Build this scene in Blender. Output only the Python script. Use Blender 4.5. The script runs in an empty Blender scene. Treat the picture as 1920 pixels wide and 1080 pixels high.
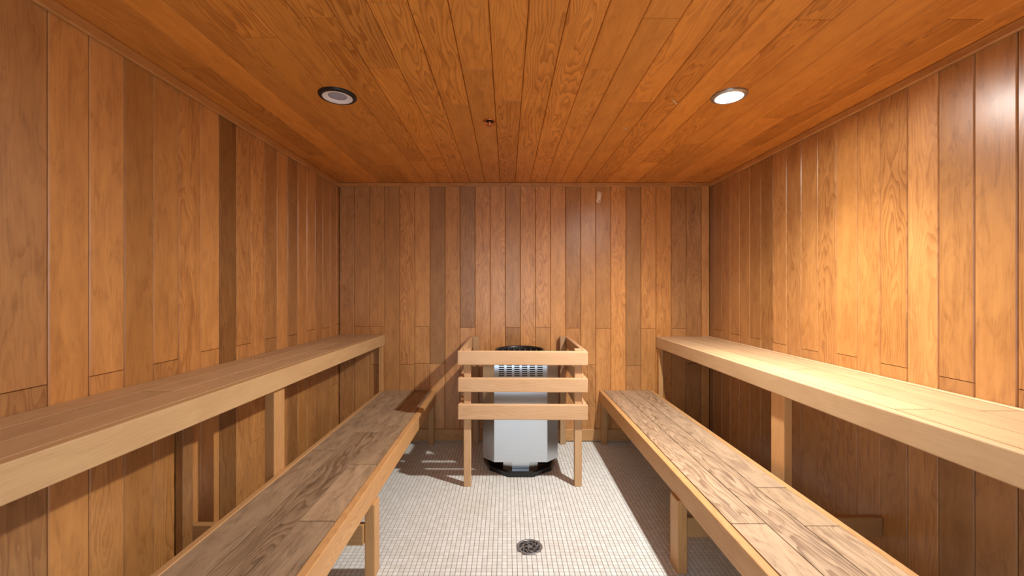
import bpy, bmesh, math, random
from mathutils import Matrix, Vector

random.seed(7)
sc = bpy.context.scene
COL = sc.collection

# ------------------------------------------------------------------ camera
F_PX = 777.0                      # focal length in pixels of the 1920 px frame
VPX, VPY = 950.0, 542.0           # vanishing point of the room's long axis
CAM_Z = 1.3645
cd = bpy.data.cameras.new('camera')
cam = bpy.data.objects.new('camera', cd)
COL.objects.link(cam)
cam.location = (0, 0, CAM_Z)
cam.rotation_euler = (math.radians(90), 0, 0)
cd.sensor_fit = 'HORIZONTAL'
cd.sensor_width = 36.0
cd.lens = 36.0 * F_PX / 1920.0
cd.shift_x = (960.0 - VPX) / 1920.0
cd.shift_y = -(540.0 - VPY) / 1920.0
cd.clip_start = 0.02
sc.camera = cam

# ------------------------------------------------------------------ world (daylight from the hall beyond the open doorway)
w = bpy.data.worlds.new('world')
sc.world = w
w.use_nodes = True
bg = w.node_tree.nodes['Background']
bg.inputs['Color'].default_value = (0.74, 0.88, 1.0, 1)
bg.inputs['Strength'].default_value = 3.1

LAMP_POWER = 480.0                # emission of the lit downlight's lens
BEAM_WATTS = 205.0
LAMP_COLOR = (1.0, 0.95, 0.90, 1)

sc.view_settings.view_transform = 'Standard'
sc.view_settings.look = 'None'
sc.view_settings.exposure = 0.08
sc.view_settings.gamma = 1.0
sc.view_settings.use_curve_mapping = False

# ------------------------------------------------------------------ room dimensions (metres; camera at x = y = 0)
XL, XR = -1.498, 1.813
YB, YF = 3.707, -0.40
H = 2.3135
P = 0.135                         # plank pitch

# ------------------------------------------------------------------ node helpers
def new_mat(name):
    m = bpy.data.materials.new(name)
    m.use_nodes = True
    nt = m.node_tree
    for n in list(nt.nodes):
        nt.nodes.remove(n)
    out = nt.nodes.new('ShaderNodeOutputMaterial')
    b = nt.nodes.new('ShaderNodeBsdfPrincipled')
    nt.links.new(b.outputs[0], out.inputs[0])
    return m, nt, b

def math_node(nt, op, a, b=None, c=None, clamp=False):
    n = nt.nodes.new('ShaderNodeMath')
    n.operation = op
    n.use_clamp = clamp
    for i, v in enumerate((a, b, c)):
        if v is None:
            continue
        if isinstance(v, (int, float)):
            n.inputs[i].default_value = v
        else:
            nt.links.new(v, n.inputs[i])
    return n.outputs[0]

def noise(nt, vec, scale, detail=3.0, rough=0.55, dist=0.0):
    n = nt.nodes.new('ShaderNodeTexNoise')
    n.inputs['Scale'].default_value = scale
    n.inputs['Detail'].default_value = detail
    n.inputs['Roughness'].default_value = rough
    n.inputs['Distortion'].default_value = dist
    nt.links.new(vec, n.inputs['Vector'])
    return n.outputs[0]

def vmath(nt, op, a, b):
    n = nt.nodes.new('ShaderNodeVectorMath')
    n.operation = op
    for i, v in enumerate((a, b)):
        if isinstance(v, tuple):
            n.inputs[i].default_value = v
        else:
            nt.links.new(v, n.inputs[i])
    return n.outputs[0]

def ramp01(nt, v, lo, hi):
    n = nt.nodes.new('ShaderNodeMapRange')
    n.interpolation_type = 'SMOOTHSTEP'
    nt.links.new(v, n.inputs[0])
    n.inputs[1].default_value = lo
    n.inputs[2].default_value = hi
    return n.outputs[0]

def mixc(nt, fac, a, b, mode='MIX'):
    n = nt.nodes.new('ShaderNodeMix')
    n.data_type = 'RGBA'
    n.blend_type = mode
    for sock, v in ((n.inputs[0], fac), (n.inputs[6], a), (n.inputs[7], b)):
        if isinstance(v, (int, float)):
            sock.default_value = v
        elif isinstance(v, tuple):
            sock.default_value = v
        else:
            nt.links.new(v, sock)
    return n.outputs[2]

def wood(name, light, dark, ring_amt=0.30, streak_amt=0.30, blotch_amt=0.25, rough=0.42, bump=0.10,
         freq=95.0, stain=None, stain_amt=0.0, coat=0.0, spec=0.4):
    """Sawn softwood: growth rings cut by the board face, fine pores along the length, blotchy tone.
    Local x of every piece is its length, y its width, z its thickness."""
    m, nt, b = new_mat(name)
    tc = nt.nodes.new('ShaderNodeTexCoord')
    oi = nt.nodes.new('ShaderNodeObjectInfo')
    rnd = oi.outputs['Random']
    off = nt.nodes.new('ShaderNodeCombineXYZ')
    nt.links.new(math_node(nt, 'MULTIPLY', rnd, 37.0), off.inputs[0])
    nt.links.new(math_node(nt, 'MULTIPLY', rnd, 91.0), off.inputs[1])
    nt.links.new(math_node(nt, 'MULTIPLY', rnd, 53.0), off.inputs[2])
    base = tc.outputs['Object']
    shifted = vmath(nt, 'ADD', base, off.outputs[0])
    sep = nt.nodes.new('ShaderNodeSeparateXYZ')
    nt.links.new(base, sep.inputs[0])
    x, y, z = sep.outputs
    r2 = math_node(nt, 'FRACT', math_node(nt, 'MULTIPLY', rnd, 17.31))
    r3 = math_node(nt, 'FRACT', math_node(nt, 'MULTIPLY', rnd, 71.7))
    # rings
    wob = noise(nt, vmath(nt, 'MULTIPLY', shifted, (1.6, 9.0, 9.0)), 1.0, 2.0, 0.5)
    wob2 = noise(nt, vmath(nt, 'MULTIPLY', shifted, (9.0, 28.0, 28.0)), 1.0, 2.0, 0.5)
    h = math_node(nt, 'ADD', math_node(nt, 'MULTIPLY', x, math_node(nt, 'MULTIPLY_ADD', r2, 0.10, -0.05)),
                  math_node(nt, 'MULTIPLY', wob, 0.16))
    h = math_node(nt, 'ADD', h, math_node(nt, 'MULTIPLY', wob2, 0.012))
    u = math_node(nt, 'ADD', y, math_node(nt, 'MULTIPLY_ADD', r3, 0.16, -0.08))
    rr = math_node(nt, 'SQRT', math_node(nt, 'ADD', math_node(nt, 'MULTIPLY', u, u),
                                         math_node(nt, 'MULTIPLY', math_node(nt, 'ADD', h, z), math_node(nt, 'ADD', h, z))))
    s = math_node(nt, 'FRACT', math_node(nt, 'MULTIPLY', rr, freq))
    ring = math_node(nt, 'MULTIPLY', math_node(nt, 'POWER', s, 2.5), math_node(nt, 'SUBTRACT', 1.0, math_node(nt, 'POWER', s, 16.0)))
    ringv = math_node(nt, 'MULTIPLY', ring, ramp01(nt, r2, 0.15, 0.9))
    # pores and tone
    streak = noise(nt, vmath(nt, 'MULTIPLY', shifted, (5.0, 240.0, 240.0)), 1.0, 2.0, 0.6)
    broad = noise(nt, vmath(nt, 'MULTIPLY', shifted, (1.1, 26.0, 26.0)), 1.0, 3.0, 0.6)
    blotch = noise(nt, vmath(nt, 'MULTIPLY', shifted, (4.0, 12.0, 12.0)), 1.0, 4.0, 0.6, 0.6)
    f = math_node(nt, 'MULTIPLY', ringv, ring_amt * 2.0)
    f = math_node(nt, 'ADD', f, math_node(nt, 'MULTIPLY', math_node(nt, 'SUBTRACT', streak, 0.42), streak_amt))
    f = math_node(nt, 'ADD', f, math_node(nt, 'MULTIPLY', math_node(nt, 'SUBTRACT', broad, 0.35), streak_amt * 1.2))
    f = math_node(nt, 'ADD', f, math_node(nt, 'MULTIPLY', ramp01(nt, blotch, 0.35, 0.75), blotch_amt), clamp=True)
    c = mixc(nt, f, light, dark)
    if stain:
        st = noise(nt, vmath(nt, 'MULTIPLY', shifted, (5.0, 18.0, 18.0)), 1.0, 5.0, 0.65, 1.2)
        sf = math_node(nt, 'MULTIPLY', ramp01(nt, st, 0.42, 0.68), stain_amt)
        sf = math_node(nt, 'MULTIPLY', sf, math_node(nt, 'MULTIPLY_ADD', ring, 0.8, 0.45), clamp=True)
        c = mixc(nt, sf, c, stain)
    c = mixc(nt, 1.0, c, oi.outputs['Color'], 'MULTIPLY')
    nt.links.new(c, b.inputs['Base Color'])
    nt.links.new(math_node(nt, 'MULTIPLY_ADD', blotch, 0.22, rough - 0.11), b.inputs['Roughness'])
    b.inputs['Specular IOR Level'].default_value = spec
    if coat:
        b.inputs['Coat Weight'].default_value = coat
        b.inputs['Coat Roughness'].default_value = 0.30
    bp = nt.nodes.new('ShaderNodeBump')
    bp.inputs['Strength'].default_value = bump
    bp.inputs['Distance'].default_value = 0.002
    nt.links.new(math_node(nt, 'ADD', math_node(nt, 'MULTIPLY', streak, 0.5),
                           math_node(nt, 'ADD', math_node(nt, 'MULTIPLY', ring, -0.5), math_node(nt, 'MULTIPLY', blotch, 0.8))), bp.inputs['Height'])
    nt.links.new(bp.outputs[0], b.inputs['Normal'])
    return m

def plain(name, color, rough=0.5, metal=0.0, var=0.06, scale=30.0, bump=0.0, stretch=(1, 1, 1), spec=0.5):
    m, nt, b = new_mat(name)
    tc = nt.nodes.new('ShaderNodeTexCoord')
    v = vmath(nt, 'MULTIPLY', tc.outputs['Object'], stretch)
    n = noise(nt, v, scale, 3.0)
    c = mixc(nt, n, tuple(k * (1 - var) for k in color[:3]) + (1,), tuple(min(1, k * (1 + var)) for k in color[:3]) + (1,))
    nt.links.new(c, b.inputs['Base Color'])
    nt.links.new(math_node(nt, 'MULTIPLY_ADD', n, 0.12, max(0.0, rough - 0.06)), b.inputs['Roughness'])
    b.inputs['Metallic'].default_value = metal
    b.inputs['Specular IOR Level'].default_value = spec
    if bump:
        bp = nt.nodes.new('ShaderNodeBump')
        bp.inputs['Strength'].default_value = bump
        bp.inputs['Distance'].default_value = 0.001
        nt.links.new(n, bp.inputs['Height'])
        nt.links.new(bp.outputs[0], b.inputs['Normal'])
    return m

def tile_material():
    m, nt, b = new_mat('mosaic_tile')
    g = nt.nodes.new('ShaderNodeNewGeometry')
    cell = vmath(nt, 'FLOOR', vmath(nt, 'MULTIPLY', vmath(nt, 'ADD', g.outputs['Position'], (-XL, -YF, 0.5)), (40.0, 40.0, 1.0)), (0, 0, 0))
    wn = nt.nodes.new('ShaderNodeTexWhiteNoise')
    nt.links.new(cell, wn.inputs['Vector'])
    n = noise(nt, g.outputs['Position'], 2.6, 4.0, 0.6)
    c = mixc(nt, wn.outputs['Value'], (0.69, 0.69, 0.645, 1), (0.80, 0.82, 0.79, 1))
    c = mixc(nt, math_node(nt, 'MULTIPLY', ramp01(nt, n, 0.5, 0.75), 0.35), c, (0.65, 0.60, 0.50, 1))
    nt.links.new(c, b.inputs['Base Color'])
    b.inputs['Roughness'].default_value = 0.42
    b.inputs['Specular IOR Level'].default_value = 0.4
    return m

def steel_material():
    m, nt, b = new_mat('brushed_stainless_steel')
    tc = nt.nodes.new('ShaderNodeTexCoord')
    n = noise(nt, vmath(nt, 'MULTIPLY', tc.outputs['Object'], (4.0, 4.0, 300.0)), 1.0, 2.0)
    s = noise(nt, tc.outputs['Object'], 5.0, 3.0)
    c = mixc(nt, n, (0.58, 0.65, 0.71, 1), (0.70, 0.76, 0.82, 1))
    nt.links.new(c, b.inputs['Base Color'])
    b.inputs['Metallic'].default_value = 1.0
    nt.links.new(math_node(nt, 'MULTIPLY_ADD', s, 0.08, 0.25), b.inputs['Roughness'])
    bp = nt.nodes.new('ShaderNodeBump')
    bp.inputs['Strength'].default_value = 0.02
    bp.inputs['Distance'].default_value = 0.001
    nt.links.new(n, bp.inputs['Height'])
    nt.links.new(bp.outputs[0], b.inputs['Normal'])
    return m

def emitter(name, color, strength):
    m, nt, b = new_mat(name)
    b.inputs['Base Color'].default_value = (0.9, 0.9, 0.9, 1)
    b.inputs['Emission Color'].default_value = color
    b.inputs['Emission Strength'].default_value = strength
    return m

M = {}
M['wall'] = wood('cedar_wall', (0.65, 0.325, 0.108, 1), (0.32, 0.120, 0.030, 1), 0.34, 0.38, 0.28, 0.40, 0.07,
                 stain=(0.20, 0.072, 0.018, 1), stain_amt=0.40, coat=0.8)
M['ceiling'] = wood('cedar_ceiling', (0.78, 0.315, 0.058, 1), (0.38, 0.115, 0.014, 1), 0.46, 0.34, 0.24, 0.42, 0.07,
                    stain=(0.28, 0.085, 0.012, 1), stain_amt=0.28)
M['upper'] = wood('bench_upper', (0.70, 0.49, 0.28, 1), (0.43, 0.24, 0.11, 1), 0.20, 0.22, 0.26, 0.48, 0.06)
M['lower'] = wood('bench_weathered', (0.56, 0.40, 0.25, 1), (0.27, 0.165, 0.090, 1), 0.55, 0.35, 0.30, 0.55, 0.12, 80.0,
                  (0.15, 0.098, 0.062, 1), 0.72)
M['frame'] = wood('bench_frame', (0.64, 0.365, 0.150, 1), (0.37, 0.17, 0.055, 1), 0.22, 0.22, 0.22, 0.48, 0.05)
M['rail'] = wood('guard_rail', (0.66, 0.43, 0.24, 1), (0.46, 0.24, 0.10, 1), 0.22, 0.22, 0.24, 0.50, 0.05)
M['shell'] = plain('wall_backing', (0.10, 0.05, 0.02), 0.9)
M['grout'] = plain('grout', (0.23, 0.23, 0.22), 0.9, var=0.15, scale=12)
M['tile'] = tile_material()
M['steel'] = steel_material()
M['black'] = plain('black_enamel', (0.012, 0.012, 0.013), 0.22, 0.0, 0.1)
M['dark'] = plain('dark_interior', (0.010, 0.009, 0.009), 0.8)
M['charcoal'] = plain('dark_heater_rim', (0.045, 0.043, 0.042), 0.35, 0.6, 0.1)
M['trimblack'] = plain('black_trim', (0.010, 0.009, 0.012), 0.4)
M['white'] = plain('white_baffle', (0.90, 0.90, 0.94), 0.45, var=0.03)
M['lens'] = plain('grey_lens', (0.36, 0.39, 0.50), 0.18, var=0.15, scale=50)
M['lit'] = emitter('lit_lens', LAMP_COLOR, LAMP_POWER)
M['copper'] = plain('copper', (0.72, 0.30, 0.14), 0.25, 1.0, 0.08)
M['chrome'] = plain('drain_metal', (0.42, 0.41, 0.40), 0.34, 0.9, 0.2, 60)
M['plate'] = plain('beige_plate', (0.90, 0.72, 0.52), 0.6, var=0.12, scale=90)
M['screw'] = plain('screw', (0.16, 0.10, 0.06), 0.5, 0.6)
M['splinter'] = plain('torn_wood', (0.62, 0.38, 0.18), 0.7, var=0.15)
M['caulk'] = plain('caulk', (0.55, 0.48, 0.38), 0.7, var=0.15)

# ------------------------------------------------------------------ mesh helpers
WM = {}
def obj(name, me, mat=None, parent=None, mw=None):
    o = bpy.data.objects.new(name, me)
    COL.objects.link(o)
    mw = mw or Matrix.Identity(4)
    WM[o.name] = mw
    if parent is not None:
        o.parent = parent
        o.matrix_basis = WM[parent.name].inverted() @ mw
    else:
        o.matrix_basis = mw
    if mat is not None and len(me.materials) == 0:
        me.materials.append(mat)
    return o

def tag(o, label, cat, group=None):
    o['label'] = label
    o['category'] = cat
    if group:
        o['group'] = group
    return o

def struct(o, label, cat):
    o['kind'] = 'structure'
    o['label'] = label
    o['category'] = cat
    return o

def thing(name, loc, label, cat, group=None):
    o = obj(name, None, None, None, Matrix.Translation(Vector(loc)))
    o.empty_display_size = 0.1
    return tag(o, label, cat, group)

def mesh(name, v, f, smooth=False):
    me = bpy.data.meshes.new(name)
    me.from_pydata(v, [], f)
    if smooth:
        me.polygons.foreach_set('use_smooth', [True] * len(f))
    me.update()
    return me

CACHE = {}
def plank_mesh(L, W, T, ch, mat, cd=None):
    """Board with its face at z = 0, length on x, chamfered long edges and eased ends."""
    key = ('p', round(L, 4), round(W, 4), round(T, 4), round(ch, 5), mat.name, cd)
    if key in CACHE:
        return CACHE[key]
    cd = cd or ch
    a, hw, e = L / 2, W / 2, 0.0012
    v = []
    for s in (-1, 1):
        v += [(s * a, -hw, -T), (s * a, hw, -T), (s * a, hw, -cd), (s * (a - e), hw - ch, 0), (s * (a - e), -hw + ch, 0), (s * a, -hw, -cd)]
    f = []
    for i in range(6):
        j = (i + 1) % 6
        f.append((i, j, j + 6, i + 6))
    f += [(5, 2, 1, 0), (5, 4, 3, 2), (6, 7, 8, 11), (8, 9, 10, 11)]
    me = mesh('plank', v, f)
    me.materials.append(mat)
    bm = bmesh.new(); bm.from_mesh(me); bmesh.ops.recalc_face_normals(bm, faces=bm.faces); bm.to_mesh(me); bm.free()
    CACHE[key] = me
    return me

def beam_mesh(L, W, T, bev, mat, seg=1):
    key = ('b', round(L, 4), round(W, 4), round(T, 4), round(bev, 5), mat.name, seg)
    if key in CACHE:
        return CACHE[key]
    bm = bmesh.new()
    bmesh.ops.create_cube(bm, size=1.0, matrix=Matrix.Diagonal((L, W, T, 1)))
    if bev:
        bmesh.ops.bevel(bm, geom=list(bm.edges), offset=bev, segments=seg, affect='EDGES', profile=0.5)
    me = bpy.data.meshes.new('beam')
    bm.to_mesh(me); bm.free()
    me.materials.append(mat)
    CACHE[key] = me
    return me

def frame(origin, xdir, zdir):
    x = Vector(xdir).normalized()
    z = Vector(zdir)
    z = (z - x * z.dot(x)).normalized()
    y = z.cross(x)
    m = Matrix((x, y, z)).transposed().to_4x4()
    m.translation = Vector(origin)
    return m

def tint(o, v, warm=0.0):
    """Board's own tone: v brightness, warm > 0 more orange, < 0 greyer."""
    o.color = (v * (1 + 0.03 * warm), v * (1 - 0.05 * warm), v * (1 - 0.28 * warm), 1)

def plank(name, p0, p1, W, zdir, parent, mat, T=0.018, ch=0.0034, v=1.0, warm=0.0, twist=0.0, cd=None):
    p0, p1 = Vector(p0), Vector(p1)
    if twist:
        zdir = Matrix.Rotation(math.radians(twist), 3, (p1 - p0).normalized()) @ Vector(zdir)
    o = obj(name, plank_mesh((p1 - p0).length, W, T, ch, mat, cd), mat, parent, frame((p0 + p1) / 2, p1 - p0, zdir))
    tint(o, v, warm)
    return o

def beam(name, p0, p1, W, T, zdir, parent, mat, bev=0.003, v=1.0, warm=0.0, seg=1):
    """Bar from p0 to p1 (centre line); T is measured along zdir, W across."""
    p0, p1 = Vector(p0), Vector(p1)
    o = obj(name, beam_mesh((p1 - p0).length, W, T, bev, mat, seg), mat, parent, frame((p0 + p1) / 2, p1 - p0, zdir))
    tint(o, v, warm)
    return o

def slab(name, lo, hi, mat, parent=None):
    c = [(a + b) / 2 for a, b in zip(lo, hi)]
    d = [b - a for a, b in zip(lo, hi)]
    bm = bmesh.new()
    bmesh.ops.create_cube(bm, size=1.0, matrix=Matrix.Diagonal((*d, 1)))
    me = bpy.data.meshes.new(name); bm.to_mesh(me); bm.free()
    return obj(name, me, mat, parent, Matrix.Translation(c))

def lathe(prof, n=48, close=False):
    """Surface of revolution about z from (r, z) pairs."""
    v, f = [], []
    for r, z in prof:
        for k in range(n):
            a = 2 * math.pi * k / n
            v.append((r * math.cos(a), r * math.sin(a), z))
    m = len(prof)
    for i in range(m if close else m - 1):
        j = (i + 1) % m
        for k in range(n):
            l = (k + 1) % n
            f.append((i * n + k, i * n + l, j * n + l, j * n + k))
    return v, f

def prism(poly, z0, z1, cap_top=True, cap_bot=True):
    n = len(poly)
    v = [(x, y, z0) for x, y in poly] + [(x, y, z1) for x, y in poly]
    f = [(i, (i + 1) % n, (i + 1) % n + n, i + n) for i in range(n)]
    if cap_bot: f.append(tuple(reversed(range(n))))
    if cap_top: f.append(tuple(range(n, 2 * n)))
    return v, f

def fix(me):
    bm = bmesh.new(); bm.from_mesh(me)
    bmesh.ops.recalc_face_normals(bm, faces=bm.faces)
    bm.to_mesh(me); bm.free()
    return me

def rv(a, b):
    return random.uniform(a, b)

# ================================================================== the room
T = 0.018                          # plank thickness: faces lie on the room's inner planes
# ---- back wall
wall_back = struct(slab('wall_back', (XL - 0.06, YB + T, -0.02), (XR + 0.06, YB + T + 0.05, H + 0.05), M['shell']),
                   'plank-clad wall behind the steel heater', 'wall')
BACK = [  # tone, warmth, joints (height of end joints), tone of the piece under the first joint
    (0.92, -.3, [], 0), (0.90, -.2, [1.03], .95), (0.95, -.1, [1.03, .69], .95), (0.86, -.1, [], 0), (1.12, -.1, [.69], 1.0), (1.10, -.1, [1.03, .70], 1.06),
    (0.66, -.5, [.695], 1.15), (0.98, .1, [], 0), (0.74, -.8, [1.02], 1.1), (1.12, -.1, [], 0), (1.12, 0, [.70], 1.0), (0.86, .1, [1.02], .72),
    (1.15, .1, [], 0), (1.18, .1, [1.02], .95), (1.10, .1, [.68], 1.0), (0.80, .1, [1.015], .96), (1.00, .1, [.69], .95), (0.90, .2, [1.01], 1.08),
    (1.24, .4, [], 0), (0.72, -.3, [.68], .9), (1.08, .3, [1.01], .98), (1.06, .6, [], 0), (0.72, -.1, [1.01], .85), (0.78, -.1, [.7], .8)]
x = XL
for v, wm, joints, v2 in BACK:
    zs = [H - 0.002] + sorted(joints, reverse=True) + [0.0]
    for i in range(len(zs) - 1):
        vv = v if i == 0 else (v2 if i == 1 else v2 * rv(.88, 1.05))
        dy = rv(0, 0.0012)
        plank('plank', (x + P / 2, YB + dy, zs[i + 1] + .0008), (x + P / 2, YB + dy, zs[i] - .0008), P - 0.0022, (0, -1, 0),
              wall_back, M['wall'], v=vv, warm=wm)
    x += P
plank('corner_plank', ((x + XR) / 2, YB - 0.004, 0), ((x + XR) / 2, YB - 0.004, H - .002), XR - x - 0.002, (0, -1, 0), wall_back, M['wall'], v=1.05, warm=.2)

# ---- side walls: columns counted from the back corner towards the camera
LEFT = [(1.0, .1), (.96, .1), (.90, 0), (.86, .1), (1.02, .1), (.95, .3), (.70, 0), (1.06, .2), (.78, .1), (1.10, .2), (.95, .2), (.48, .6), (1.12, .3), (1.05, .4),
        (.92, .5), (.76, .7), (1.12, .3), (1.08, .5), (.88, -.3)]
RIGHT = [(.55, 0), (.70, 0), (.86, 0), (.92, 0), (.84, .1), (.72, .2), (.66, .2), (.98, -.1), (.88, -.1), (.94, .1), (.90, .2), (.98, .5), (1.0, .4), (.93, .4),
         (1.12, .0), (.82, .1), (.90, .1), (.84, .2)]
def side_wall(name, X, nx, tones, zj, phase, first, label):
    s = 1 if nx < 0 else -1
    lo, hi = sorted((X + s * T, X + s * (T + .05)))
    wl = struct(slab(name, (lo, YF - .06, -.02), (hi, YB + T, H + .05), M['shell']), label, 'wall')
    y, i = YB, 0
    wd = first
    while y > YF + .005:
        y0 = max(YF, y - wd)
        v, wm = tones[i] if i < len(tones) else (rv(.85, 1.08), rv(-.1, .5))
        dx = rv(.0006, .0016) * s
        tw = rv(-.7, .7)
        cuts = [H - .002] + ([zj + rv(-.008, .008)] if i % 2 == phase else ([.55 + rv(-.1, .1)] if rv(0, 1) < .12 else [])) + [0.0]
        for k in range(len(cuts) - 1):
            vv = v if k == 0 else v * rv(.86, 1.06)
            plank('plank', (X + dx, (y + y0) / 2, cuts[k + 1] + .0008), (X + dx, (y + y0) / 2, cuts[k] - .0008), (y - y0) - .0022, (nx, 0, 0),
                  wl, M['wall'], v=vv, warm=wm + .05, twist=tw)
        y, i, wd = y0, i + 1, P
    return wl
wall_left = side_wall('wall_left', XL, 1, LEFT, 1.05, 0, 0.057, 'plank-clad wall with one very dark plank, above the dim benches')
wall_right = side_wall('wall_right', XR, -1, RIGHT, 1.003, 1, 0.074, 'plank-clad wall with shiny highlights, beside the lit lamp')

# ---- wall behind the camera, with the open doorway the picture is taken from
wall_front = struct(slab('wall_front', (XL, YF - T - .05, 2.06), (XR, YF - T, H + .05), M['shell']), 'plank-clad wall with the open doorway', 'wall')
DX0, DX1 = -0.50, 0.56
for lo, hi in ((XL, DX0), (DX1, XR)):
    n = round((hi - lo) / P)
    slab('wall_backing', (lo, YF - T - .05, 0), (hi, YF - T, 2.06), M['shell'], wall_front)
    for k in range(n):
        xx = lo + (k + .5) * (hi - lo) / n
        plank('plank', (xx, YF, 0), (xx, YF, H), (hi - lo) / n - .0016, (0, 1, 0), wall_front, M['wall'], v=rv(.85, 1.1), warm=rv(0, .4))
for k in range(8):
    ww = (DX1 - DX0) / 8
    plank('plank', (DX0 + (k + .5) * ww, YF, 2.06), (DX0 + (k + .5) * ww, YF, H), ww - .0016, (0, 1, 0), wall_front, M['wall'], v=rv(.85, 1.1), warm=.2)

# ---- ceiling
ceiling = struct(slab('ceiling', (XL - .06, YF - .06, H + T), (XR + .06, YB + T, H + T + .05), M['shell']), 'cedar plank ceiling with two recessed lights', 'ceiling')
DROP = H - CAM_Z
def ceil_pt(px, py):
    d = DROP * F_PX / (VPY - py)
    return ((px - VPX) * d / F_PX, d)
PC = 0.1345
E0 = 0.074
k0 = math.floor((XL - E0) / PC)
k1 = math.ceil((XR - E0) / PC)
joints = {}
for px, py in ((580, 33.6), (472, 71), (350, 128), (468, 126), (713, 6), (703, 128), (849, 197), (889, 131), (955, 190), (1000, 296), (1125, 130),
               (1233, 35), (1072, 239), (1088, 302), (1178, 192), (714, 269), (1233, 305), (1527, 38), (1818, 37), (1462, 222), (1420, 274), (780, 302)):
    jx, jy = ceil_pt(px, py)
    joints.setdefault(math.floor((jx - E0) / PC), []).append(jy)
for k in range(k0, k1):
    xa, xb = max(XL, E0 + k * PC), min(XR, E0 + (k + 1) * PC)
    if xb - xa < .01:
        continue
    js = sorted(joints.get(k, []))
    if not js or js[0] > 1.9:
        js = [rv(.3, 1.1)] + js
    if js[-1] < 1.9 and rv(0, 1) < .45:
        js = js + [rv(2.6, 3.3)]
    ys = [YF] + js + [YB]
    right_side = (xa - .1) / 1.7
    for i in range(len(ys) - 1):
        v = rv(.84, 1.10)
        plank('plank', ((xa + xb) / 2, ys[i] + .0008, H + rv(0, .0010)), ((xa + xb) / 2, ys[i + 1] - .0008, H + rv(0, .001)), xb - xa - .0020, (0, 0, -1),
              ceiling, M['ceiling'], ch=.0034, v=v, warm=rv(-.15, .3))
for (px, py, L, a) in ((1265, 190, .055, .9), (1173, 240, .05, .8)):
    jx, jy = ceil_pt(px, py)
    o = beam('torn_splinter', (jx - L / 2 * math.cos(a), jy - L / 2 * math.sin(a), H - .0015), (jx + L / 2 * math.cos(a), jy + L / 2 * math.sin(a), H - .004),
             .012, .003, (0, 0, 1), ceiling, M['splinter'], .001)

# ---- ceiling strips and baseboards
def trim(name, p0, p1, W, Tt, zdir, mat, label, v=1.0, warm=.2):
    o = beam(name, p0, p1, W, Tt, zdir, None, mat, .004, v, warm)
    return struct(o, label, 'trim')
trim('trim_1', (XL, YB - .009, H - .017), (XR, YB - .009, H - .017), .034, .018, (0, -1, 0), M['wall'], 'thin wood strip where ceiling meets the back wall', .95, .4)
trim('trim_2', (XL + .009, YF, H - .022), (XL + .009, YB - .018, H - .022), .044, .018, (1, 0, 0), M['wall'], 'wood strip where ceiling meets the left wall', .95, .4)
trim('trim_3', (XR - .009, YF, H - .019), (XR - .009, YB - .018, H - .019), .038, .018, (-1, 0, 0), M['wall'], 'wood strip where ceiling meets the right wall', .95, .4)
trim('trim_4', (XL + .02, YB - .005, .006), (XR - .02, YB - .005, .006), .012, .010, (0, -1, 0), M['caulk'], 'pale caulk line where tiles meet the back wall', 1, 0)
trim('baseboard_back', (XL + .001, YB - .009, .012 + .052), (XR - .001, YB - .009, .012 + .052), .104, .018, (0, -1, 0), M['frame'], 'low wooden baseboard behind the heater', .95, .0)

# ---- floor: mosaic tiles, 25 mm pitch
floor = struct(slab('floor', (XL - .06, YF - .06, -.06), (XR + .06, YB + .06, -.0016), M['grout']), 'pale mosaic tile floor with grey grout', 'floor')
TP, TS, TH = 0.025, 0.0225, 0.0016
DRX, DRY = 0.1215, 2.195
def tile_geo(cx, cy, z0):
    a, b = TS / 2, TS / 2 - .0009
    v = [(cx - a, cy - a, z0), (cx + a, cy - a, z0), (cx + a, cy + a, z0), (cx - a, cy + a, z0),
         (cx - b, cy - b, z0 + TH), (cx + b, cy - b, z0 + TH), (cx + b, cy + b, z0 + TH), (cx - b, cy + b, z0 + TH)]
    return v
TF = [(4, 5, 6, 7), (0, 1, 5, 4), (1, 2, 6, 5), (2, 3, 7, 6), (3, 0, 4, 7)]
tile_me = mesh('tile', tile_geo(0, 0, -TH), TF); tile_me.materials.append(M['tile'])
vs, fs, singles = [], [], 0
ny, nx = int((YB - YF) / TP), int((XR - XL) / TP)
for j in range(ny):
    cy = YF + (j + .5) * TP
    for i in range(nx):
        cx = XL + (i + .5) * TP
        if math.hypot(cx - DRX, cy - DRY) < .066:
            continue
        if singles < 300 and cy > 1.975 and -0.60 < cx < 0.80:
            obj('tile', tile_me, None, floor, Matrix.Translation((cx, cy, 0)))
            singles += 1
            continue
        b0 = len(vs)
        vs += tile_geo(cx, cy, -TH)
        fs += [tuple(q + b0 for q in f) for f in TF]
mo = obj('mosaic_tiles', mesh('mosaic_tiles', vs, fs), M['tile'], floor)
mo['kind'] = 'stuff'

# ================================================================== benches
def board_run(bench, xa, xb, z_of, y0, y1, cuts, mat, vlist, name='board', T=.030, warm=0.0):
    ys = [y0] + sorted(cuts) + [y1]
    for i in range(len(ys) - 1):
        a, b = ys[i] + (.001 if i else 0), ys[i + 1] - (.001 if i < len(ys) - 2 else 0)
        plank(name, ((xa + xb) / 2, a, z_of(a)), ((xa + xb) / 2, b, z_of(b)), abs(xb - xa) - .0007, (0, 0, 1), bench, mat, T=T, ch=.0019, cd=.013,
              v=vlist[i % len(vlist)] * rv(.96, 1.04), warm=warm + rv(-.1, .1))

Y0, Y1 = YF + .02, YB - .001

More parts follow.
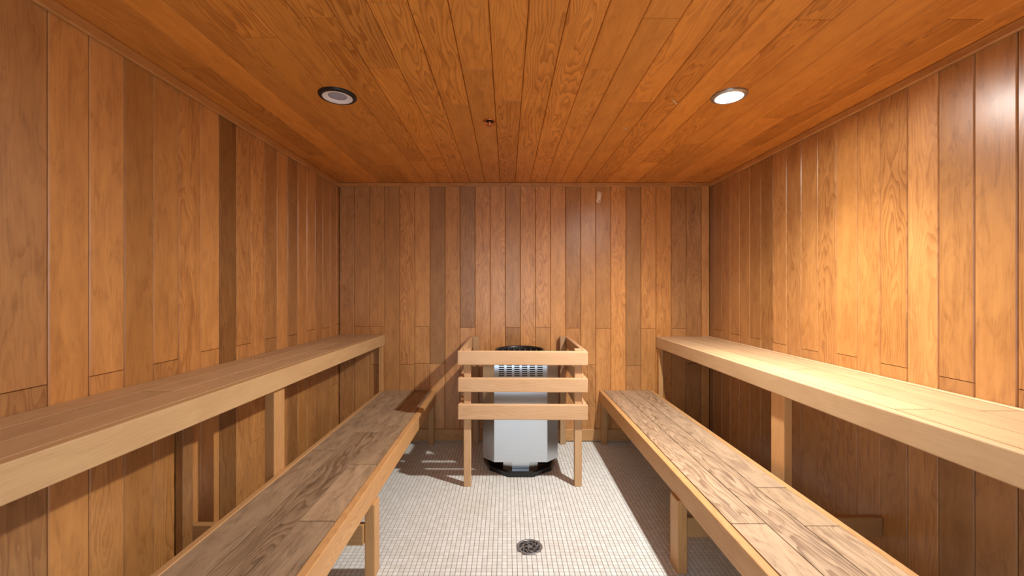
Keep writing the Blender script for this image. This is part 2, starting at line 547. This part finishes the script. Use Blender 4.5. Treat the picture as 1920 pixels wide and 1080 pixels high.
# ---- upper left bench
def zul(y):                        # it has sagged a little towards the back
    return .958 + (YB - y) * .0105
b = thing('sauna_bench', (-1.29, Y0, 0), 'upper bench along the wall beside the unlit downlight, dull brown wood', 'bench', 'tiered sauna benches')
XF = -1.088
for i, (xa, xb) in enumerate(((XL + .002, -1.374), (-1.374, -1.251), (-1.251, XF - .036))):
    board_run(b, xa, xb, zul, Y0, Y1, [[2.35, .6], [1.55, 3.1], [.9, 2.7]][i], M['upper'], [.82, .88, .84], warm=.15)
beam('fascia', (XF - .018, Y0, zul(Y0) - .046), (XF - .018, Y1, zul(Y1) - .046), .036, .092, (0, 0, 1), b, M['upper'], .004, .86, .55, 2)
for yy in (2.062, .25):
    beam('post', (-1.1525, yy, 0), (-1.1525, yy, zul(yy) - .034), .095, .046, (1, 0, 0), b, M['frame'], .003, .95, .1)
beam('end_post', (-1.1165, YB - .022, 0), (-1.1165, YB - .022, zul(YB) - .093), .042, .034, (1, 0, 0), b, M['frame'], .003, .98, .1)
for yy in (1.90, .3):
    beam('wall_post', (XL + .02, yy, 0), (XL + .02, yy, zul(yy) - .032), .06, .036, (1, 0, 0), b, M['wall'], .003, .60, .1)  # darker tint stands in for the weak light under the bench
for yy in (2.062, .25):
    beam('cross_rail', (XL + .002, yy, zul(yy) - .075), (-1.177, yy, zul(yy) - .075), .038, .085, (0, 0, 1), b, M['frame'], .003, .85, .1)
beam('wall_ledger', (XL + .018, Y0 + .3, zul(Y0 + .3) - .075), (XL + .018, 1.86, zul(1.86) - .075), .034, .085, (0, 0, 1), b, M['frame'], .003, .8, .1)

# ---- upper right bench
ZUR = .9395
def zur(y): return ZUR
b = thing('sauna_bench', (1.57, Y0, 0), 'brightly lit blond upper bench under the lit downlight', 'bench', 'tiered sauna benches')
XF = 1.336
for i, (xa, xb) in enumerate(((XF + .036, 1.510), (1.510, 1.652), (1.652, 1.790))):
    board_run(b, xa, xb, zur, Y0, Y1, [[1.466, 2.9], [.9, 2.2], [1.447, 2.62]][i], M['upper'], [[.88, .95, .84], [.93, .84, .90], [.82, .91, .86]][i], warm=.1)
beam('wall_strip', (1.801, Y0, ZUR - .005), (1.801, Y1, ZUR - .005), .020, .022, (0, 0, 1), b, M['upper'], .003, 1.05, .1)
beam('fascia', (XF + .018, Y0, ZUR - .048), (XF + .018, Y1, ZUR - .048), .036, .096, (0, 0, 1), b, M['upper'], .005, .94, .15, 2)
for yy in (2.083, .2):
    beam('post', (1.381, yy, 0), (1.381, yy, ZUR - .097), .100, .042, (1, 0, 0), b, M['frame'], .003, 1.15, -.1)
    beam('cross_rail', (1.404, yy, ZUR - .075), (XR - .002, yy, ZUR - .075), .038, .085, (0, 0, 1), b, M['frame'], .003, .9, .1)
beam('end_post', (1.366, YB - .022, 0), (1.366, YB - .022, ZUR - .097), .040, .040, (1, 0, 0), b, M['frame'], .003, 1.05, .1)
beam('wall_ledger', (XR - .02, Y0 + .3, ZUR - .075), (XR - .02, 2.05, ZUR - .075), .034, .085, (0, 0, 1), b, M['frame'], .003, .9, .1)

# ---- lower benches
ZL = .4585
def zll(y): return ZL
def lower_bench(s, xin, xout, cuts, vl, label, leg_x, leg_y, rail_y, warm):
    """s: +1 right, -1 left; xin is the edge towards the room's middle."""
    b = thing('sauna_bench', ((xin + xout) / 2, Y0, 0), label, 'bench', 'tiered sauna benches')
    st = xout - s * .030
    inner = xin + s * .038
    wdt = (st - inner) / 3
    for i in range(3):
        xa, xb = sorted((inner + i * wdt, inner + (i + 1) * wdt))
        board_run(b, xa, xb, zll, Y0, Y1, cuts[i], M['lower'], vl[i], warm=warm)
    beam('back_strip', (xout - s * .015, Y0, ZL - .016), (xout - s * .015, Y1 - (.046 if s < 0 else 0), ZL - .016), .028, .034, (0, 0, 1), b, M['frame'], .003, .95, -.2)
    beam('fascia', (xin + s * .018, Y0, ZL - .053), (xin + s * .018, Y1, ZL - .053), .036, .106, (0, 0, 1), b, M['frame'], .004, 1.02, .0, 2)
    for yy, ry in ((leg_y, rail_y), (.15, .09)):
        beam('leg', (leg_x, yy, 0), (leg_x, yy, ZL - .107), .090 if s > 0 else .075, .048, (1, 0, 0), b, M['frame'], .003, .95, .1)
        wallx = XR if s > 0 else XL
        beam('cross_rail', (leg_x + s * .025, ry, .215), (wallx - s * .002, ry, .215), .034, .095, (0, 0, 1), b, M['frame'], .003, .80, .0)
        beam('diagonal_brace', (leg_x + s * .032, yy - .001, .372), (leg_x + s * .135, yy - .001, .250), .034, .060, (s, 0, 1), b, M['frame'], .003, .9, .0)
        beam('top_rail', (leg_x + s * .030, yy, ZL - .070), (xout, yy, ZL - .070), .038, .076, (0, 0, 1), b, M['frame'], .003, .85, .0)
    beam('back_leg', (xin + s * .034, YB - .047, 0), (xin + s * .034, YB - .047, ZL - .034), .050, .050, (1, 0, 0), b, M['frame'], .003, .85, .0)
    return b
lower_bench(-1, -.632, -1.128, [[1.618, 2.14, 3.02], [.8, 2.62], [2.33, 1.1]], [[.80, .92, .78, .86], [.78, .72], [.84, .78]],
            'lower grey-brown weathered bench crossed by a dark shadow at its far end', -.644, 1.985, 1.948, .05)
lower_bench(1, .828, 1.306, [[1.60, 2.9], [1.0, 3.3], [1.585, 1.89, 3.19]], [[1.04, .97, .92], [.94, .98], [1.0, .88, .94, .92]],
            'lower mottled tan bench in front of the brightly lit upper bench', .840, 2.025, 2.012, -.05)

# ================================================================== heater guard
g = thing('heater_guard', (.105, 2.85, 0), 'three-rail wooden guard fence standing around the steel heater', 'guard')
GX0, GX1, GYF = -.331, .553, 2.822
for (z0, z1) in ((.849, .944), (.663, .758), (.476, .579)):
    zc, hh = (z0 + z1) / 2, (z1 - z0)
    dz = rv(-.002, .002)
    beam('front_rail', (GX0 - rv(0, .006), GYF + .018, zc + dz), (GX1 + rv(0, .004), GYF + .018, zc - .004 + dz), .036, hh, (0, 0, 1), g, M['rail'], .005, 1.05, .0, 2)
    for xs in (GX0 + .017, GX1 - .017):
        beam('side_rail', (xs, GYF + .037, zc), (xs, YB - .001, zc), .030, hh, (0, 0, 1), g, M['rail'], .004, .92, .15)
for xs in (GX0 + .033 + .026, GX1 - .033 - .026):
    beam('post', (xs, GYF + .037 + .022, 0), (xs, GYF + .037 + .022, .950), .044, .050, (1, 0, 0), g, M['rail'], .003, .95, .2)
    beam('rear_post', (xs, YB - .046, 0), (xs, YB - .046, .947), .050, .050, (1, 0, 0), g, M['rail'], .003, .75, .2)

# ================================================================== heater
HX, HY = .1026, 3.272
ht = thing('sauna_heater', (HX, HY, 0), 'faceted stainless steel sauna heater behind the wooden guard', 'heater')
HM = Matrix.Translation((HX, HY, 0))
def octo(hf, hw, hd, c):
    return [(-hf, -hd), (hf, -hd), (hw, -hd + c), (hw, hd - c), (hf, hd), (-hf, hd), (-hw, hd - c), (-hw, -hd + c)]
FR, HWD, HDP, CH = .1925, .280, .252, .0875
Zb, Zt = .103, .845
poly = octo(FR, HWD, HDP, CH)
# casing: the seven facets beside and behind the front panel
v, f = prism(poly, Zb, Zt, False, False)
f = f[1:]
ins = octo(FR - .006, HWD - .008, HDP - .008, CH)
n0 = len(v)
v += [(a, b_, Zb) for a, b_ in ins] + [(a, b_, Zt) for a, b_ in ins]
f += [(i + n0, (i + 1) % 8 + n0, (i + 1) % 8 + n0 + 8, i + n0 + 8) for i in range(1, 8)]
obj('casing', fix(mesh('casing', v, f)), M['steel'], ht, HM)
# front panel with punched slots
zc = [Zb] + [.715] + sum([[.728 + r * .0155, .728 + r * .0155 + .0085] for r in range(6)], []) + [Zt]
xc = [-FR] + sum([[-.1595 + c * .056, -.1595 + c * .056 + .039] for c in range(6)], []) + [FR]
v, f = [], []
yf, yi = -HDP, -HDP + .004
nxx = len(xc)
for yy in (yf, yi):
    for zz in zc:
        for xx in xc:
            v.append((xx, yy, zz))
N1 = len(v) // 2
def idx(i, j): return j * nxx + i
for j in range(len(zc) - 1):
    for i in range(nxx - 1):
        a, b_, c, d = idx(i, j), idx(i + 1, j), idx(i + 1, j + 1), idx(i, j + 1)
        if i % 2 == 1 and j >= 2 and j % 2 == 0 and j < len(zc) - 1:
            f += [(a, b_, b_ + N1, a + N1), (b_, c, c + N1, b_ + N1), (c, d, d + N1, c + N1), (d, a, a + N1, d + N1)]
        else:
            f += [(a, b_, c, d), (d + N1, c + N1, b_ + N1, a + N1)]
fp = obj('slotted_front_panel', mesh('slotted_front_panel', v, f), M['steel'], ht, HM)
bx = slab('slot_backing', (HX - .17, HY - HDP + .012, .70), (HX + .17, HY - HDP + .020, .83), M['dark'], fp)
# folded bright edges of the front panel
for s in (-1, 1):
    beam('panel_edge', (HX + s * FR, HY - HDP, Zb + .001), (HX + s * FR, HY - HDP, Zt - .001), .005, .005, (1, 0, 0), ht, M['steel'], .001)
# top: steel lid with a dark round collar and sunken grate
v, f = [], []
ro = [(a, b_) for a, b_ in poly]
v, f = prism([(a * 1.004, b_ * 1.004) for a, b_ in poly], Zt, Zt + .004)
obj('lid', mesh('lid', v, f), M['steel'], ht, HM)
v, f = lathe([(.196, Zt + .004), (.196, Zt + .040), (.192, Zt + .048), (.184, Zt + .048), (.180, Zt + .040), (.180, Zt + .006)], 56)
obj('collar', fix(mesh('collar', v, f, True)), M['charcoal'], ht, HM)
v, f = lathe([(.181, Zt + .008), (.09, Zt + .008), (.0005, Zt + .008)], 40)
obj('top_pan', mesh('top_pan', v, f), M['dark'], ht, HM)
for k in range(7):
    xx = -.135 + k * .045
    hl = math.sqrt(.181 ** 2 - xx ** 2)
    beam('grate_bar', (HX + xx, HY - hl, Zt + .030), (HX + xx, HY + hl, Zt + .030), .010, .010, (0, 0, 1), ht, M['charcoal'], .002)
v, f = prism([(a * .97, b_ * .97) for a, b_ in poly], Zb, Zb + .006)
obj('bottom_pan', mesh('bottom_pan', v, f), M['dark'], ht, HM)
# pedestal and black plinth
def ngon(n, r, cx=0, cy=0, rot=None):
    rot = math.pi / n if rot is None else rot
    return [(cx + r * math.sin(2 * math.pi * k / n + rot), cy - r * math.cos(2 * math.pi * k / n + rot)) for k in range(n)]
v, f = prism([(-.062, -.216), (.062, -.216), (.128, -.186), (.128, .10), (-.128, .10), (-.128, -.186)], .030, Zb + .002)
obj('pedestal', fix(mesh('pedestal', v, f)), M['steel'], ht, HM)
v, f = [], []
for r, zz in ((.278, 0), (.286, .006), (.286, .034), (.276, .042), (.236, .040), (.150, .028)):
    v += [(a, b_, zz) for a, b_ in ngon(10, r)]
for r in range(5):
    for i in range(10):
        j = (i + 1) % 10
        f.append((r * 10 + i, r * 10 + j, r * 10 + 10 + j, r * 10 + 10 + i))
f += [tuple(reversed(range(10))), tuple(range(50, 60))]
obj('plinth', fix(mesh('plinth', v, f)), M['black'], ht, HM)

# ================================================================== ceiling fixtures
def downlight(px, py, lit, label):
    jx, jy = ceil_pt(px, py)
    t = thing('recessed_downlight', (jx, jy, H), label, 'ceiling light', 'recessed ceiling lights')
    mw = Matrix.Translation((jx, jy, H))
    ro, ri, rl = (.089, .070, .044) if not lit else (.082, .066, .054)
    v, f = lathe([(ro, .002), (ro, -.005), (ro - .003, -.009), (ri + .004, -.013), (ri, -.012), (ri, .002)], 56)
    obj('trim_ring', fix(mesh('trim_ring', v, f, True)), M['trimblack'] if not lit else M['chrome'], t, mw)
    v, f = lathe([(ri, -.0115), (ri - .004, -.0120), (rl + .004, -.0070), (rl, -.0040)], 56)
    obj('baffle', fix(mesh('baffle', v, f, True)), M['white'], t, mw)
    v, f = lathe([(rl, -.0042), (rl * .7, -.0062), (rl * .35, -.0074), (.0005, -.0078)], 56)
    lens = mesh('lens', v, f, True)
    obj('lens', lens, M['lit'] if lit else M['lens'], t, mw)
    if lit:                        # the bulb's own beam
        ld = bpy.data.lights.new('downlight_beam', 'SPOT')
        ld.energy = BEAM_WATTS
        ld.color = LAMP_COLOR[:3]
        ld.spot_size = math.radians(156)
        ld.spot_blend = 1.0
        ld.shadow_soft_size = .028
        obj('bulb_beam', ld, None, t, Matrix.Translation((jx, jy, H - .045)) @ Matrix.Rotation(math.radians(15), 4, 'Y'))   # tilt added to turn the beam off the near right wall
downlight(633, 179, False, 'unlit recessed downlight with black ring and white baffle')
downlight(1367, 179, True, 'glowing white recessed downlight in the ceiling')

jx, jy = ceil_pt(918, 227)
t = thing('sprinkler_fitting', (jx, jy, H), 'small copper ring fitting on the ceiling between the downlights', 'ceiling fitting')
mw = Matrix.Translation((jx, jy, H))
v, f = lathe([(.034, .001), (.036, -.003), (.031, -.006), (.026, -.003), (.024, .001)], 40)
obj('flange', fix(mesh('flange', v, f, True)), M['copper'], t, mw)
v, f = lathe([(.024, -.001), (.010, -.0008), (.0005, -.0008)], 40)
obj('recess', mesh('recess', v, f), M['dark'], t, mw)
v, f = lathe([(.007, 0), (.007, -.014), (.004, -.018), (.0005, -.018)], 20)
nz = obj('nozzle', fix(mesh('nozzle', v, f, True)), M['copper'], t, mw)
v, f = lathe([(.0005, -.022), (.020, -.022), (.021, -.0235), (.020, -.025), (.0005, -.025)], 28)
obj('deflector', fix(mesh('deflector', v, f, True)), M['copper'], nz, mw)

# ---- small plate on the back wall
sx, sz = (1122.5 - VPX) * YB / F_PX, CAM_Z - (370 - VPY) * YB / F_PX
t = thing('sensor_plate', (sx, YB, sz - .05), 'small beige sensor plate screwed high on the back wall', 'sensor')
ax = Vector((.12, 0, 1)).normalized()
pl = beam('plate', Vector((sx, YB - .007, sz)) - ax * .048, Vector((sx, YB - .007, sz)) + ax * .048, .036, .012, (0, -1, 0), t, M['plate'], .002)
beam('clip', Vector((sx - .004, YB - .015, sz)) - ax * .018, Vector((sx - .004, YB - .015, sz)) + ax * .018, .014, .006, (0, -1, 0), pl, M['plate'], .0015)
for s, dx in ((1, .006), (-1, .008)):
    p = Vector((sx + dx, YB - .013, sz)) + ax * (.036 * s)
    v, f = lathe([(.0055, 0), (.0048, .0016), (.0005, .002)], 14)
    obj('screw', fix(mesh('screw', v, f, True)), M['screw'], pl, frame(p, (1, 0, 0), (0, -1, 0)))

# ---- floor drain
t = thing('floor_drain', (DRX, DRY, 0), 'round metal floor drain grate set in the mosaic tiles', 'drain')
mw = Matrix.Translation((DRX, DRY, 0))
v, f = lathe([(.068, -.0014), (.068, .0012), (.066, .0020), (.056, .0020), (.0545, .0012), (.0545, -.0014)], 48)
obj('rim', fix(mesh('rim', v, f, True)), M['chrome'], t, mw)
v, f = lathe([(.056, -.0012), (.02, -.0012), (.0005, -.0012)], 40)
obj('sump', mesh('sump', v, f), M['dark'], t, mw)
v, f = lathe([(.013, -.001), (.013, .0016), (.0005, .0018)], 24)
obj('hub', fix(mesh('hub', v, f)), M['chrome'], t, mw)
v, f = lathe([(.032, -.001), (.032, .0016), (.0375, .0016), (.0375, -.001)], 40)
obj('ring', fix(mesh('ring', v, f)), M['chrome'], t, mw)
vane_v, vane_f = [], []
def vane(a0, a1, r0, r1, wdt):
    n, b0 = 5, len(vane_v)
    for k in range(n + 1):
        q = k / n
        a, r = a0 + (a1 - a0) * q, r0 + (r1 - r0) * q
        c, s = math.cos(a), math.sin(a)
        nx_, ny_ = -s, c
        for sg in (-1, 1):
            for zz in (-.001, .0016):
                vane_v.append((r * c + nx_ * wdt * sg, r * s + ny_ * wdt * sg, zz))
    for k in range(n):
        o0 = b0 + 4 * k
        for a, b_ in ((0, 1), (1, 3), (3, 2), (2, 0)):
            vane_f.append((o0 + a, o0 + b_, o0 + 4 + b_, o0 + 4 + a))
for k in range(12):
    vane_v, vane_f = [], []
    a = 2 * math.pi * k / 12
    wd = .0026 if k % 3 else .0075
    vane(a, a + .45, .036, .056, wd)
    obj('vane', fix(mesh('vane', vane_v, vane_f)), M['chrome'], t, mw)
for k in range(5):
    vane_v, vane_f = [], []
    a = 2 * math.pi * k / 5 + .3
    vane(a, a + .6, .011, .034, .0032)
    obj('vane', fix(mesh('vane', vane_v, vane_f)), M['chrome'], t, mw)
